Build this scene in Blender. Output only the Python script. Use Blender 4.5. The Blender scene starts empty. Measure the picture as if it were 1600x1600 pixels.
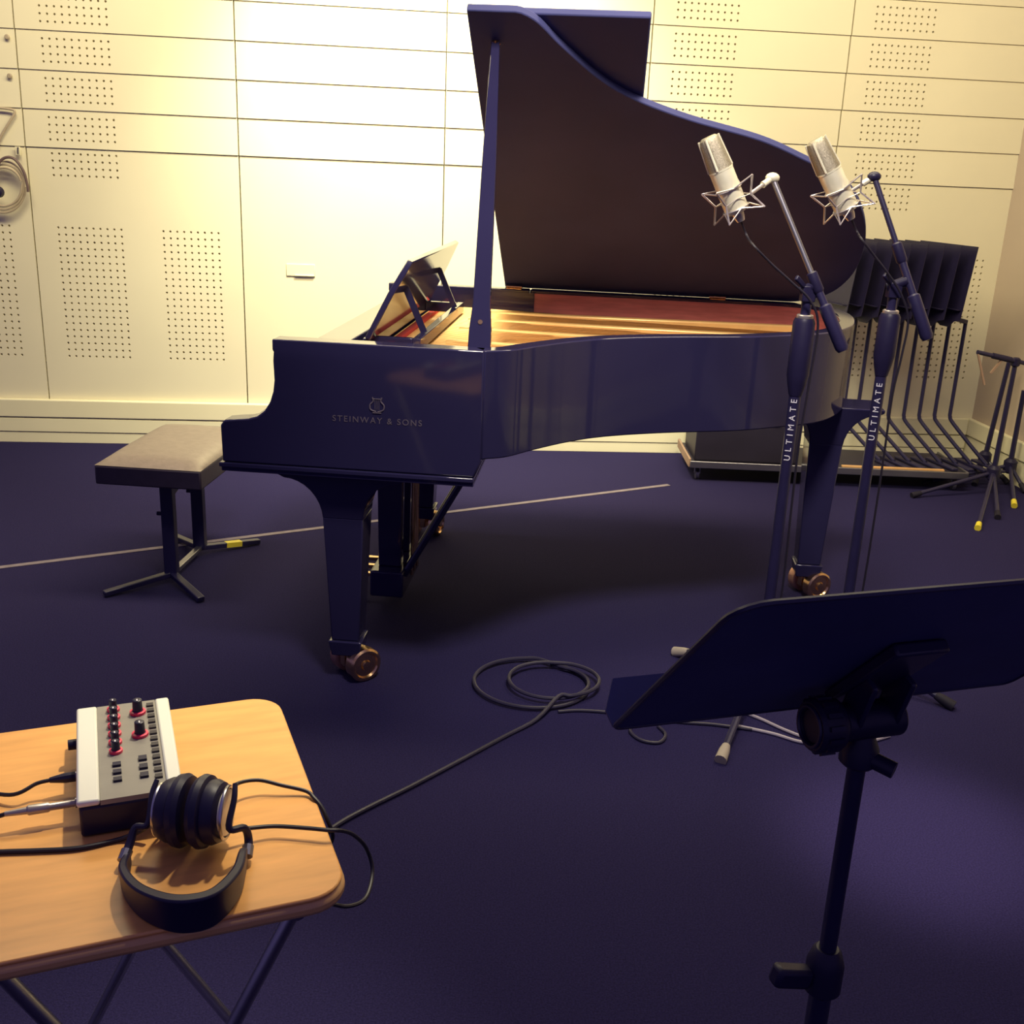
import bpy, bmesh, math, random
import numpy as np
from mathutils import Vector, Matrix
random.seed(4)
scene = bpy.context.scene
COL = scene.collection

# ------------------------------------------------------------------ camera
FPX, PITCH, ROLL, CAMH = 1666.3, 0.3121, 0.0432, 1.4194
CAM = np.array([0.0, 0.0, CAMH])
_fw = np.array([0, math.cos(PITCH), -math.sin(PITCH)])
_rt = np.array([1.0, 0, 0]); _up = np.array([0, math.sin(PITCH), math.cos(PITCH)])
_R = _rt*math.cos(ROLL) + _up*math.sin(ROLL)
_U = -_rt*math.sin(ROLL) + _up*math.cos(ROLL)
camd = bpy.data.cameras.new('camera')
camd.lens = FPX/1600*36; camd.sensor_width = 36; camd.clip_start = 0.05; camd.clip_end = 100
cam = bpy.data.objects.new('camera', camd); COL.objects.link(cam)
M = Matrix.Identity(4)
for i in range(3):
    M[i][0] = _R[i]; M[i][1] = _U[i]; M[i][2] = -_fw[i]; M[i][3] = CAM[i]
cam.matrix_world = M
scene.camera = cam

def ray(x, y): return _fw + _R*(x-800)/FPX - _U*(y-800)/FPX
def atz(x, y, z):            # point seen at a pixel on the level z
    d = ray(x, y); return CAM + d*(z-CAMH)/d[2]
def aty(x, y, Y):            # point seen at a pixel at depth Y
    d = ray(x, y); return CAM + d*Y/d[1]

# ------------------------------------------------------------------ world, lights, exposure
w = bpy.data.worlds.new('world'); scene.world = w; w.use_nodes = True
w.node_tree.nodes['Background'].inputs[0].default_value = (0.30, 0.24, 0.66, 1)
w.node_tree.nodes['Background'].inputs[1].default_value = 0.33

def spot(name, loc, target, energy, color, size_deg, blend, radius):
    l = bpy.data.lights.new(name, 'SPOT'); l.energy = energy; l.color = color
    l.spot_size = math.radians(size_deg); l.spot_blend = blend; l.shadow_soft_size = radius
    o = bpy.data.objects.new(name, l); COL.objects.link(o); o.location = loc
    o.rotation_euler = (Vector(target)-Vector(loc)).to_track_quat('-Z', 'Y').to_euler()
    return o
def area(name, loc, target, energy, color, sx, sy):
    l = bpy.data.lights.new(name, 'AREA'); l.energy = energy; l.color = color
    l.shape = 'RECTANGLE'; l.size = sx; l.size_y = sy
    o = bpy.data.objects.new(name, l); COL.objects.link(o); o.location = loc
    o.rotation_euler = (Vector(target)-Vector(loc)).to_track_quat('-Z', 'Y').to_euler()
    return o
WARM = (1.0, 0.86, 0.50)
spot('wall_spotlight', (-0.45, 4.35, 3.0), (-0.45, 5.45, 1.35), 520, (1.0, 0.93, 0.64), 88, 1.0, 0.12)
area('ceiling_light', (-0.1, 3.35, 3.25), (-0.1, 4.9, 0.6), 175, WARM, 4.2, 0.7)
spot('piano_spotlight', (0.35, 1.25, 3.15), (0.35, 3.15, 0.95), 470, (1.0, 0.90, 0.74), 56, 1.0, 0.25)
spot('ceiling_spotlight', (0.95, 1.9, 3.1), (0.98, 2.10, 0), 470, (1.0, 0.80, 0.70), 15, 1.0, 0.10)

spot('table_fill_spot', (0.0, 2.5, 3.2), (-0.40, 1.42, 0.64), 290, (1.0, 0.90, 0.66), 22, 1.0, 0.06)  # added fill, brightens the table top where a glossy reflection would

vs = scene.view_settings
vs.view_transform = 'Standard'; vs.look = 'None'; vs.gamma = 1; vs.exposure = 0.0
vs.use_curve_mapping = False

# ------------------------------------------------------------------ materials
MATS = {}
def mat(name, color, rough=0.5, metal=0.0, var=0.0, vscale=8.0, bump=0.0, bscale=200.0, emit=None, spec=0.5, stretch=(1,1,1), sheen=0.0):
    if name in MATS: return MATS[name]
    m = bpy.data.materials.new(name); m.use_nodes = True
    nt = m.node_tree; b = nt.nodes['Principled BSDF']
    b.inputs['Base Color'].default_value = (*color, 1)
    b.inputs['Roughness'].default_value = rough; b.inputs['Metallic'].default_value = metal
    b.inputs['Specular IOR Level'].default_value = spec
    if sheen: b.inputs['Sheen Weight'].default_value = sheen
    tc = nt.nodes.new('ShaderNodeTexCoord'); mp = nt.nodes.new('ShaderNodeMapping')
    mp.inputs['Scale'].default_value = stretch
    nt.links.new(tc.outputs['Object'], mp.inputs['Vector'])
    if var:
        n = nt.nodes.new('ShaderNodeTexNoise'); n.inputs['Scale'].default_value = vscale
        n.inputs['Detail'].default_value = 5
        nt.links.new(mp.outputs['Vector'], n.inputs['Vector'])
        r = nt.nodes.new('ShaderNodeValToRGB')
        r.color_ramp.elements[0].position = 0.3; r.color_ramp.elements[1].position = 0.7
        r.color_ramp.elements[0].color = (*[c*(1-var) for c in color], 1)
        r.color_ramp.elements[1].color = (*[min(1, c*(1+var)) for c in color], 1)
        nt.links.new(n.outputs['Fac'], r.inputs['Fac']); nt.links.new(r.outputs['Color'], b.inputs['Base Color'])
    if bump:
        n2 = nt.nodes.new('ShaderNodeTexNoise'); n2.inputs['Scale'].default_value = bscale
        nt.links.new(mp.outputs['Vector'], n2.inputs['Vector'])
        bp = nt.nodes.new('ShaderNodeBump'); bp.inputs['Strength'].default_value = bump; bp.inputs['Distance'].default_value = 0.002
        nt.links.new(n2.outputs['Fac'], bp.inputs['Height']); nt.links.new(bp.outputs['Normal'], b.inputs['Normal'])
    if emit:
        b.inputs['Emission Color'].default_value = (*emit[0], 1); b.inputs['Emission Strength'].default_value = emit[1]
    MATS[name] = m
    return m
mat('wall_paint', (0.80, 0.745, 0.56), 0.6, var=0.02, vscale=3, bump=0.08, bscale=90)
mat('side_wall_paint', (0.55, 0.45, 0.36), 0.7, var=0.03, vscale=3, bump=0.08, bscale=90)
mat('trim_paint', (0.84, 0.79, 0.56), 0.45, var=0.02, vscale=5)
mat('hole_dark', (0.40, 0.35, 0.26), 0.9, var=0.1)  # wall paint darkened to put recess shade into the hole bottoms
mat('carpet', (0.021, 0.017, 0.068), 1.0, var=0.30, vscale=260, bump=0.9, bscale=420, spec=0.1)
mat('tape', (0.20, 0.165, 0.20), 0.8, var=0.12, vscale=30)
mat('lacquer', (0.024, 0.021, 0.066), 0.07, var=0.1, vscale=2, spec=0.5)
mat('lid_satin', (0.060, 0.064, 0.175), 0.55, var=0.12, vscale=3, spec=0.08)
mat('black_plastic', (0.014, 0.011, 0.042), 0.42, var=0.1, vscale=20, spec=0.35)
mat('black_metal', (0.018, 0.015, 0.055), 0.35, var=0.1, vscale=20)
mat('desk_black', (0.046, 0.050, 0.150), 0.55, var=0.08, vscale=12, bump=0.05, spec=0.3)
mat('rubber', (0.012, 0.010, 0.022), 0.7, var=0.1, spec=0.3)
mat('brass', (0.78, 0.50, 0.26), 0.22, metal=1.0, var=0.12, vscale=30)
mat('copper_wheel', (0.62, 0.34, 0.25), 0.38, metal=0.7, var=0.15, vscale=30)
mat('gold_plate', (0.95, 0.56, 0.20), 0.36, metal=0.25, var=0.10, vscale=10)
mat('spruce', (0.95, 0.50, 0.15), 0.42, var=0.18, vscale=10, stretch=(1, 14, 1))
mat('mahogany', (0.52, 0.16, 0.15), 0.30, var=0.2, vscale=9, stretch=(1, 1, 8))
mat('string', (0.55, 0.36, 0.18), 0.3, metal=1.0, var=0.05)
mat('red_felt', (0.55, 0.05, 0.05), 0.9, var=0.1)
mat('ivory', (0.80, 0.76, 0.64), 0.3, var=0.02)
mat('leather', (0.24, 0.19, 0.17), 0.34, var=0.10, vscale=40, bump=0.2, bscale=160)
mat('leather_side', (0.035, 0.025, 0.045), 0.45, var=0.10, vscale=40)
mat('yellow_tape', (0.75, 0.62, 0.05), 0.5, var=0.08)
mat('wood_table', (0.90, 0.44, 0.13), 0.26, var=0.10, vscale=6, stretch=(1.5, 9, 1), bump=0.03)
mat('wood_edge', (0.66, 0.37, 0.15), 0.36, var=0.12, vscale=8, stretch=(1, 1, 6))
mat('steel', (0.55, 0.54, 0.56), 0.28, metal=1.0, var=0.06)
mat('grey_steel', (0.30, 0.29, 0.33), 0.35, metal=0.9, var=0.08)
mat('silver', (0.86, 0.82, 0.64), 0.36, metal=0.35, var=0.05, vscale=40)
mat('grille', (0.36, 0.32, 0.25), 0.45, metal=0.8, var=0.35, vscale=500, bump=0.6, bscale=700)
mat('wire_silver', (0.62, 0.56, 0.55), 0.35, metal=0.8, var=0.05)
mat('white_plastic', (0.83, 0.83, 0.74), 0.4, var=0.02)
mat('grey_panel', (0.27, 0.25, 0.22), 0.45, var=0.06, vscale=30)
mat('pink_ring', (0.85, 0.03, 0.11), 0.4, var=0.05)
mat('pale_lettering', (0.72, 0.70, 0.76), 0.5, var=0.05)
mat('bronze_lettering', (0.17, 0.14, 0.17), 0.4, metal=0.3, var=0.1)
mat('cable_black', (0.012, 0.009, 0.020), 0.5, var=0.1)
mat('cable_floor', (0.026, 0.022, 0.050), 0.45, var=0.15)
mat('cable_pale', (0.34, 0.30, 0.36), 0.45, var=0.1)
mat('cable_tan', (0.46, 0.38, 0.28), 0.5, var=0.12)
mat('cable_brown', (0.14, 0.09, 0.09), 0.5, var=0.12)
mat('plug_grey', (0.42, 0.38, 0.36), 0.35, metal=0.6, var=0.1)
mat('screen_dark', (0.03, 0.025, 0.04), 0.3, var=0.1)
mat('tan_strap', (0.34, 0.22, 0.16), 0.7, var=0.1)
mat('foot_beige', (0.36, 0.31, 0.26), 0.5, var=0.1)
mat('box_dark', (0.020, 0.016, 0.034), 0.5, var=0.15, vscale=6)

# ------------------------------------------------------------------ mesh helpers
def V(*a): return Vector(a[0]) if len(a) == 1 else Vector(a)
def cat_rom(pts, n=8, closed=False):
    P = [Vector(p) for p in pts]; out = []
    N = len(P); rng = N if closed else N-1
    for i in range(rng):
        p1, p2 = P[i], P[(i+1) % N]
        p0 = P[(i-1) % N] if (closed or i > 0) else p1*2-p2
        p3 = P[(i+2) % N] if (closed or i+2 < N) else p2*2-p1
        for k in range(n):
            t = k/n
            out.append(0.5*((2*p1)+(p2-p0)*t+(2*p0-5*p1+4*p2-p3)*t*t+(3*p1-p0-3*p2+p3)*t**3))
    if not closed: out.append(P[-1].copy())
    return out
class MB:
    def __init__(s): s.v = []; s.f = []
    def add(s, vs_, fs):
        k = len(s.v); s.v += [tuple(a) for a in vs_]; s.f += [tuple(i+k for i in f) for f in fs]; return s
    def box(s, lo, hi):
        x0, y0, z0 = lo; x1, y1, z1 = hi
        return s.add([(x0,y0,z0),(x1,y0,z0),(x1,y1,z0),(x0,y1,z0),(x0,y0,z1),(x1,y0,z1),(x1,y1,z1),(x0,y1,z1)],
                     [(3,2,1,0),(4,5,6,7),(0,1,5,4),(1,2,6,5),(2,3,7,6),(3,0,4,7)])
    def frustum(s, c0, s0, c1, s1):   # rectangular section at two z levels, c=(x,y,z), s=(sx,sy)
        vv = []
        for c, q in ((c0, s0), (c1, s1)):
            for a, b in ((-1,-1),(1,-1),(1,1),(-1,1)): vv.append((c[0]+a*q[0]/2, c[1]+b*q[1]/2, c[2]))
        return s.add(vv, [(3,2,1,0),(4,5,6,7),(0,1,5,4),(1,2,6,5),(2,3,7,6),(3,0,4,7)])
    def obox(s, c, ex, ey, ez):       # box from centre and three half vectors
        c, ex, ey, ez = V(c), V(ex), V(ey), V(ez)
        vv = [c+ex*a+ey*b+ez*d for d in (-1,1) for a, b in ((-1,-1),(1,-1),(1,1),(-1,1))]
        return s.add(vv, [(3,2,1,0),(4,5,6,7),(0,1,5,4),(1,2,6,5),(2,3,7,6),(3,0,4,7)])
    def beam(s, p0, p1, wx, wy, side=None):  # rectangular bar between two points
        p0, p1 = V(p0), V(p1); d = (p1-p0); L = d.length; d.normalize()
        a = V(side) if side is not None else (Vector((0,0,1)) if abs(d.z) < .9 else Vector((1,0,0)))
        a = (a - d*a.dot(d)).normalized(); b = d.cross(a)
        return s.obox((p0+p1)/2, d*L/2, b*wx/2, a*wy/2)
    def prism(s, poly, vec):          # poly: list of 3d pts, extruded by vec
        n = len(poly); vec = V(vec); A = [V(p) for p in poly]
        return s.add(A+[p+vec for p in A], [tuple(range(n-1,-1,-1)), tuple(range(n, 2*n))]+[(i,(i+1)%n,n+(i+1)%n,n+i) for i in range(n)])
    def tube(s, pts, r, seg=8, closed=False, caps=True):
        P = [V(p) for p in pts]; n = len(P); R = r if hasattr(r, '__len__') else [r]*n
        T = []
        for i in range(n):
            a = P[(i-1) % n] if (closed or i) else P[0]; b = P[(i+1) % n] if (closed or i < n-1) else P[-1]
            t = b-a; T.append(t.normalized() if t.length > 1e-9 else Vector((0,0,1)))
        up = Vector((0,0,1)) if abs(T[0].z) < .9 else Vector((1,0,0))
        N = (up-T[0]*up.dot(T[0])).normalized(); vv = []
        for i in range(n):
            N = (N-T[i]*N.dot(T[i]));
            N = N.normalized() if N.length > 1e-6 else T[i].orthogonal().normalized()
            B = T[i].cross(N)
            for k in range(seg):
                a = 2*math.pi*k/seg; vv.append(P[i]+(N*math.cos(a)+B*math.sin(a))*R[i])
        ff = []
        for i in range(n if closed else n-1):
            j = (i+1) % n
            for k in range(seg): ff.append((i*seg+k, i*seg+(k+1)%seg, j*seg+(k+1)%seg, j*seg+k))
        if caps and not closed: ff += [tuple(range(seg-1,-1,-1)), tuple((n-1)*seg+k for k in range(seg))]
        return s.add(vv, ff)
    def cyl(s, p0, p1, r0, r1=None, seg=16): return s.tube([p0, p1], [r0, r0 if r1 is None else r1], seg)
    def lathe(s, origin, axis, prof, seg=24, sx=1.0, xdir=None):   # prof: (radius, height) along axis
        o = V(origin); d = V(axis).normalized()
        a = V(xdir) if xdir is not None else d.orthogonal()
        a = (a-d*a.dot(d)).normalized(); b = d.cross(a); vv = []; n = len(prof)
        for r, h in prof:
            for k in range(seg):
                t = 2*math.pi*k/seg; vv.append(o+d*h+a*(r*math.cos(t)*sx)+b*(r*math.sin(t)))
        ff = [(i*seg+k, i*seg+(k+1)%seg, (i+1)*seg+(k+1)%seg, (i+1)*seg+k) for i in range(n-1) for k in range(seg)]
        ff += [tuple(range(seg-1,-1,-1)), tuple((n-1)*seg+k for k in range(seg))]
        return s.add(vv, ff)
    def sphere(s, c, r, seg=14, sc=(1,1,1)):
        vv = []; ff = []; m = seg//2
        for i in range(1, m):
            p = math.pi*i/m
            for k in range(seg):
                t = 2*math.pi*k/seg; vv.append((c[0]+r*sc[0]*math.sin(p)*math.cos(t), c[1]+r*sc[1]*math.sin(p)*math.sin(t), c[2]+r*sc[2]*math.cos(p)))
        vv += [(c[0],c[1],c[2]+r*sc[2]), (c[0],c[1],c[2]-r*sc[2])]
        for i in range(m-2):
            for k in range(seg): ff.append((i*seg+k, (i+1)*seg+k, (i+1)*seg+(k+1)%seg, i*seg+(k+1)%seg))
        T = len(vv)-2
        for k in range(seg): ff += [(T, k, (k+1)%seg), (T+1, (m-2)*seg+(k+1)%seg, (m-2)*seg+k)]
        return s.add(vv, ff)
    def build(s, name, m, parent=None, origin=(0,0,0), bevel=0, smooth=True, sharp=35):
        me = bpy.data.meshes.new(name)
        o = V(origin)
        me.from_pydata([tuple(V(p)-o) for p in s.v], [], s.f); me.validate(); me.update()
        bm = bmesh.new(); bm.from_mesh(me); bmesh.ops.recalc_face_normals(bm, faces=bm.faces); bm.to_mesh(me); bm.free()
        if smooth:
            me.shade_smooth(); me.set_sharp_from_angle(angle=math.radians(sharp))
        me.materials.append(MATS[m])
        ob = bpy.data.objects.new(name, me); COL.objects.link(ob)
        if parent is not None: ob.parent = parent
        else: ob.location = o
        if bevel:
            b = ob.modifiers.new('bevel', 'BEVEL'); b.width = bevel; b.segments = 2; b.limit_method = 'ANGLE'; b.angle_limit = math.radians(35)
        return ob
def tag(o, label=None, cat=None, group=None, kind=None):
    if label: o['label'] = label
    if cat: o['category'] = cat
    if group: o['group'] = group
    if kind: o['kind'] = kind
    return o
def thing(name, loc, label=None, cat=None, group=None, rz=0, kind=None):
    e = bpy.data.objects.new(name, None); COL.objects.link(e); e.empty_display_size = 0.1
    e.location = loc; e.rotation_euler = (0, 0, rz)
    return tag(e, label, cat, group, kind)
def copy_tree(o, parent=None):
    c = o.copy(); COL.objects.link(c); c.parent = parent
    for ch in list(o.children): copy_tree(ch, c)
    return c
def text_mesh(name, body, size, m, parent, matrix, extrude=0.0006, spacing=1.0):
    cu = bpy.data.curves.new(name, 'FONT'); cu.body = body; cu.size = size; cu.extrude = extrude
    cu.align_x = 'CENTER'; cu.align_y = 'CENTER'; cu.space_character = spacing
    t = bpy.data.objects.new(name+'_tmp', cu); COL.objects.link(t)
    dg = bpy.context.evaluated_depsgraph_get()
    me = bpy.data.meshes.new_from_object(t.evaluated_get(dg))
    bpy.data.objects.remove(t); bpy.data.curves.remove(cu)
    me.materials.clear(); me.materials.append(MATS[m])
    ob = bpy.data.objects.new(name, me); COL.objects.link(ob); ob.parent = parent
    ob.matrix_local = matrix
    return ob
def flat_on_floor(pts, z): return [(p[0], p[1], z) for p in pts]

# ------------------------------------------------------------------ the room
WY, WA = 5.4806, 0.104
fl = MB().box((-6, -2.5, -0.1), (6, 7, 0)).build('floor', 'carpet', smooth=False); tag(fl, 'dark violet carpeted floor', kind='structure')
wb = thing('wall_back', (0, WY, 0), 'cream acoustic back wall of perforated panels and lapped boards', None, None, WA, 'structure')
CORN = 2.504
MB().box((-4.4, 0.045, 0), (CORN+0.12, 0.2, 3.4)).build('wall_core', 'hole_dark', wb, smooth=False)
PW = 0.976; SE = [-4.308, -3.332, -2.356, -1.380, -0.404, 0.572, 1.548]
def perf_sheet(width, z0, z1, cols, rows, pitch, rad, yfun, depth, skip=None):
    mb = MB()
    xl = [0.003, width-0.003]; zl = [z0, z1]
    cx = set(); cz = set()
    for a, n in cols:
        for k in range(n): cx.add(round(a+k*pitch, 4)); xl += [a+k*pitch-pitch/2, a+k*pitch+pitch/2]
    for a, n in rows:
        for k in range(n): cz.add(round(a+k*pitch, 4)); zl += [a+k*pitch-pitch/2, a+k*pitch+pitch/2]
    xl = sorted(set(round(x, 4) for x in xl)); zl = sorted(set(round(z, 4) for z in zl))
    def clean(L):
        o = [L[0]]
        for q in L[1:]:
            if q-o[-1] > 0.0006: o.append(q)
        return o
    xl, zl = clean(xl), clean(zl)
    for i in range(len(xl)-1):
        for j in range(len(zl)-1):
            xa, xb, za, zb = xl[i], xl[i+1], zl[j], zl[j+1]
            mx, mz = (xa+xb)/2, (za+zb)/2
            hole = any(abs(mx-c) < 0.002 for c in cx) and any(abs(mz-c) < 0.002 for c in cz)
            if hole and skip and skip(mx, mz): hole = False
            if not hole:
                mb.add([(xa,yfun(za),za),(xb,yfun(za),za),(xb,yfun(zb),zb),(xa,yfun(zb),zb)], [(0,1,2,3)])
            else:
                outer = [(xb,mz),(xb,zb),(mx,zb),(xa,zb),(xa,mz),(xa,za),(mx,za),(xb,za)]
                inner = [(mx+rad*math.cos(k*math.pi/4), mz+rad*math.sin(k*math.pi/4)) for k in range(8)]
                vv = [(x,yfun(z),z) for x,z in outer]+[(x,yfun(z),z) for x,z in inner]+[(x,yfun(z)+depth,z) for x,z in inner]
                ff = [(k,(k+1)%8,8+(k+1)%8,8+k) for k in range(8)]+[(8+k,8+(k+1)%8,16+(k+1)%8,16+k) for k in range(8)]+[tuple(range(16,24))]
                mb.add(vv, ff)
    return mb
def two_mat_panel(mb, name, parent, extra):
    # sheet faces plus side faces; hole bottoms get the darkened wall paint, standing in for shade
    n0 = len(mb.f)
    me = bpy.data.meshes.new(name)
    mb.add(*extra)
    me.from_pydata(mb.v, [], mb.f); me.update()
    me.materials.append(MATS['wall_paint']); me.materials.append(MATS['hole_dark'])
    for p in me.polygons:
        if p.index < n0 and len(p.vertices) == 8: p.material_index = 1
    ob = bpy.data.objects.new(name, me); COL.objects.link(ob); ob.parent = parent
    return ob
def shell(width, z0, z1, y0, y1, yb):    # the edges and back of a panel: front depth y0 at bottom, y1 at top, back yb
    a, b = 0.003, width-0.003
    vv = [(a,y0,z0),(b,y0,z0),(b,y1,z1),(a,y1,z1),(a,yb,z0),(b,yb,z0),(b,yb,z1),(a,yb,z1)]
    return vv, [(0,4,5,1),(1,5,6,2),(2,6,7,3),(3,7,4,0),(4,7,6,5)]
COLS = [(0.115, 10), (0.605, 9)]
Z_L0, Z_L1 = 0.215, 1.418
proto_panel = two_mat_panel(perf_sheet(PW, Z_L0, Z_L1, COLS, [(0.440, 20), (1.297, 4)], 0.0325, 0.0056, lambda z: 0.0, 0.012, lambda x, z: x > 0.5 and z > 1.2),
                            'lower_panel', wb, shell(PW, Z_L0, Z_L1, 0, 0, 0.043))
proto_panel.location = (SE[0], 0, 0)
PLAIN = (SE[3], SE[4])
plain_panel = MB().box((0.003, 0, Z_L0), (PW-0.003, 0.043, Z_L1)).build('lower_panel', 'wall_paint', wb, smooth=False)
plain_panel.location = (PLAIN[0], 0, 0)
o = plain_panel.copy(); COL.objects.link(o); o.location = (PLAIN[1], 0, 0)
for xx in SE[1:]:
    if xx in PLAIN: continue
    o = proto_panel.copy(); COL.objects.link(o); o.location = (xx, 0, 0)
BH = 0.1685
proto_board = two_mat_panel(perf_sheet(PW, 0.0, BH-0.0012, COLS, [(0.035, 4)], 0.0325, 0.0056, lambda z: -0.007*(1-z/BH), 0.012, lambda x, z: x > 0.5),
                            'lapped_board', wb, shell(PW, 0, BH-0.0012, -0.007, 0, 0.043))
pb_v, pb_f = shell(PW, 0, BH-0.0012, -0.007, 0, 0.043)
_m = MB().add(pb_v, pb_f+[(0,1,2,3)])
plain_board = _m.build('lapped_board', 'wall_paint', wb, smooth=False)
plain_board.location = (PLAIN[0], 0, Z_L1+0.003+8*BH)
first = True
for r in range(9):
    for xx in SE:
        if r == 8 and xx == PLAIN[0]: continue
        if xx in PLAIN: o = plain_board.copy(); COL.objects.link(o)
        else:
            o = proto_board if first else proto_board.copy()
            if not first: COL.objects.link(o)
            first = False
        o.location = (xx, 0, Z_L1+0.003+r*BH)
MB().box((-4.3, -0.004, Z_L1+0.006+9*BH), (CORN, 0.045, 3.4)).build('upper_board', 'wall_paint', wb, smooth=False)
bb = thing('baseboard_back', (0, WY, 0), 'cream stepped skirting board along the back wall', None, None, WA, 'structure')
MB().box((-4.3, -0.022, 0.0), (CORN-0.03, -0.001, 0.053)).build('plank', 'trim_paint', bb, bevel=0.002)
MB().box((-4.3, -0.026, 0.057), (CORN-0.03, -0.001, 0.126)).build('plank', 'trim_paint', bb, bevel=0.002)
MB().box((-4.3, -0.030, 0.130), (CORN-0.03, -0.001, 0.222)).build('cap_board', 'trim_paint', bb, bevel=0.006)
wr = thing('wall_right', (0, WY, 0), 'plain beige side wall meeting the panelled wall', None, None, WA, 'structure')
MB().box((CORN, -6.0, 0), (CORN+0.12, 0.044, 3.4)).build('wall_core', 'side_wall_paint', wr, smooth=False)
br = thing('baseboard_right', (0, WY, 0), 'stepped skirting board along the side wall', None, None, WA, 'structure')
MB().box((CORN-0.022, -6.0, 0.0), (CORN-0.001, 0, 0.126)).build('plank', 'trim_paint', br, bevel=0.002)
MB().box((CORN-0.030, -6.0, 0.130), (CORN-0.001, 0, 0.222)).build('cap_board', 'trim_paint', br, bevel=0.006)
# little pale plate on the wall behind the piano
wp = thing('wall_plate', (0, WY, 0), 'small cream cover plate on the lower wall panel behind the piano', 'plate', None, WA)
MB().box((-1.17, -0.006, 0.865), (-1.03, -0.0005, 0.925)).build('plate_body', 'trim_paint', wp, bevel=0.003)
MB().box((-1.13, -0.012, 0.866), (-1.035, -0.006, 0.874)).build('plate_lip', 'trim_paint', wp, bevel=0.002)
# pale strip on the carpet
a = V(atz(0, 887, 0)); b = V(atz(1045, 758, 0)); d = (b-a).normalized(); a = a-d*0.5
tp = MB().beam((a.x, a.y, 0.0012), (b.x, b.y, 0.0012), 0.026, 0.002).build('floor_tape', 'tape', smooth=False)
tag(tp, 'pale narrow strip running across the dark carpet under the piano', 'tape')

# ------------------------------------------------------------------ grand piano (x: keyboard to tail, y: treble to bass)
PX, PY, PA = -0.7645, 2.6873, -0.081
pno = thing('grand_piano', (PX, PY, 0), 'glossy black grand piano with its lid propped open', 'piano', None, PA)
W = 1.5; ZT = 0.985; ZR = 0.705
curve = [(0.60,0,0),(0.67,0.001,0),(0.74,0.040,0),(0.804,0.130,0),(0.899,0.250,0),(1.0,0.338,0),(1.163,0.425,0),(1.368,0.505,0),(1.5,0.585,0),
         (1.633,0.682,0),(1.716,0.800,0),(1.782,0.970,0),(1.812,1.150,0),(1.808,1.300,0),(1.765,1.420,0),(1.67,1.488,0),(1.55,1.5,0)]
cs = [(p.x, max(0.0, min(W, p.y))) for p in cat_rom(curve[1:], 5)]
outline = [(0.682, 0.002)]+[p for p in cs if p[0] > 0.69]
outline = outline+[(1.3, W), (1.0, W), (0.682, W)]
def offset(poly, d):
    out = []
    for i, (x, y) in enumerate(poly):
        xa, ya = poly[max(0, i-1)]; xb, yb = poly[min(len(poly)-1, i+1)]
        tx, ty = xb-xa, yb-ya; L = math.hypot(tx, ty); out.append((x-ty/L*d, y+tx/L*d))
    return out
def ribbon(o0, o1, z0, z1):      # wall between an outer and an inner polyline
    n = len(o0); mb = MB()
    vv = [(x,y,z0) for x,y in o0]+[(x,y,z1) for x,y in o0]+[(x,y,z0) for x,y in o1]+[(x,y,z1) for x,y in o1]
    ff = []
    for i in range(n-1):
        ff += [(i,i+1,n+i+1,n+i),(2*n+i+1,2*n+i,3*n+i,3*n+i+1),(n+i,n+i+1,3*n+i+1,3*n+i),(i+1,i,2*n+i,2*n+i+1)]
    ff += [(0,n,3*n,2*n),(n-1,2*n+n-1,4*n-1,2*n-1)]
    return mb.add(vv, ff)
inner = offset(outline, 0.052)
ribbon(outline, inner, ZR, ZT).build('case_rim', 'lacquer', pno, bevel=0.004, sharp=50)
ribbon(offset(outline, 0.0525), offset(outline, 0.060), 0.84, ZT-0.012).build('inner_rim', 'mahogany', pno, sharp=50)
# cheeks with the curved arms
prof = [(0.002,0.657),(0.0,0.754),(0.010,0.768),(0.045,0.773),(0.075,0.776),(0.098,0.783),(0.118,0.799),(0.133,0.823),(0.142,0.850),(0.146,0.880),(0.144,0.930),(0.146,0.952),(0.143,0.958),(0.143,0.985),
        (0.681,0.985),(0.681,0.700),(0.664,0.657)]
for y0 in (0.0, W-0.06):
    MB().prism([(x, y0, z) for x, z in prof], (0, 0.06, 0)).build('cheek', 'lacquer', pno, bevel=0.004, sharp=25)
MB().box((-0.006,-0.006,0.644),(0.664,W+0.006,0.656)).box((-0.002,0.0,0.632),(0.664,W,0.644)).build('key_bed', 'lacquer', pno, bevel=0.002)
MB().box((0.004,0.062,0.657),(0.030,W-0.062,0.722)).build('key_slip', 'lacquer', pno, bevel=0.003)
mk = MB()
kw = (W-0.16)/52
for k in range(52): mk.box((0.034, 0.08+k*kw+0.0006, 0.70), (0.185, 0.08+(k+1)*kw-0.0006, 0.737))
tag(mk.build('white_keys', 'ivory', pno, smooth=False), kind='stuff')
mk = MB()
for k in range(51):
    if k % 7 in (0, 1, 3, 4, 5): mk.box((0.085, 0.08+(k+1)*kw-0.005, 0.737), (0.185, 0.08+(k+1)*kw+0.005, 0.749))
tag(mk.build('black_keys', 'black_plastic', pno, smooth=False), kind='stuff')
MB().prism([(0.186,0.062,0.70),(0.205,0.062,0.93),(0.225,0.062,0.93),(0.21,0.062,0.70)], (0, W-0.124, 0)).build('fallboard', 'lacquer', pno, bevel=0.003)
MB().box((0.205,0.062,0.931),(0.300,W-0.062,0.962)).build('stretcher', 'lacquer', pno, bevel=0.003)
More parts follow.
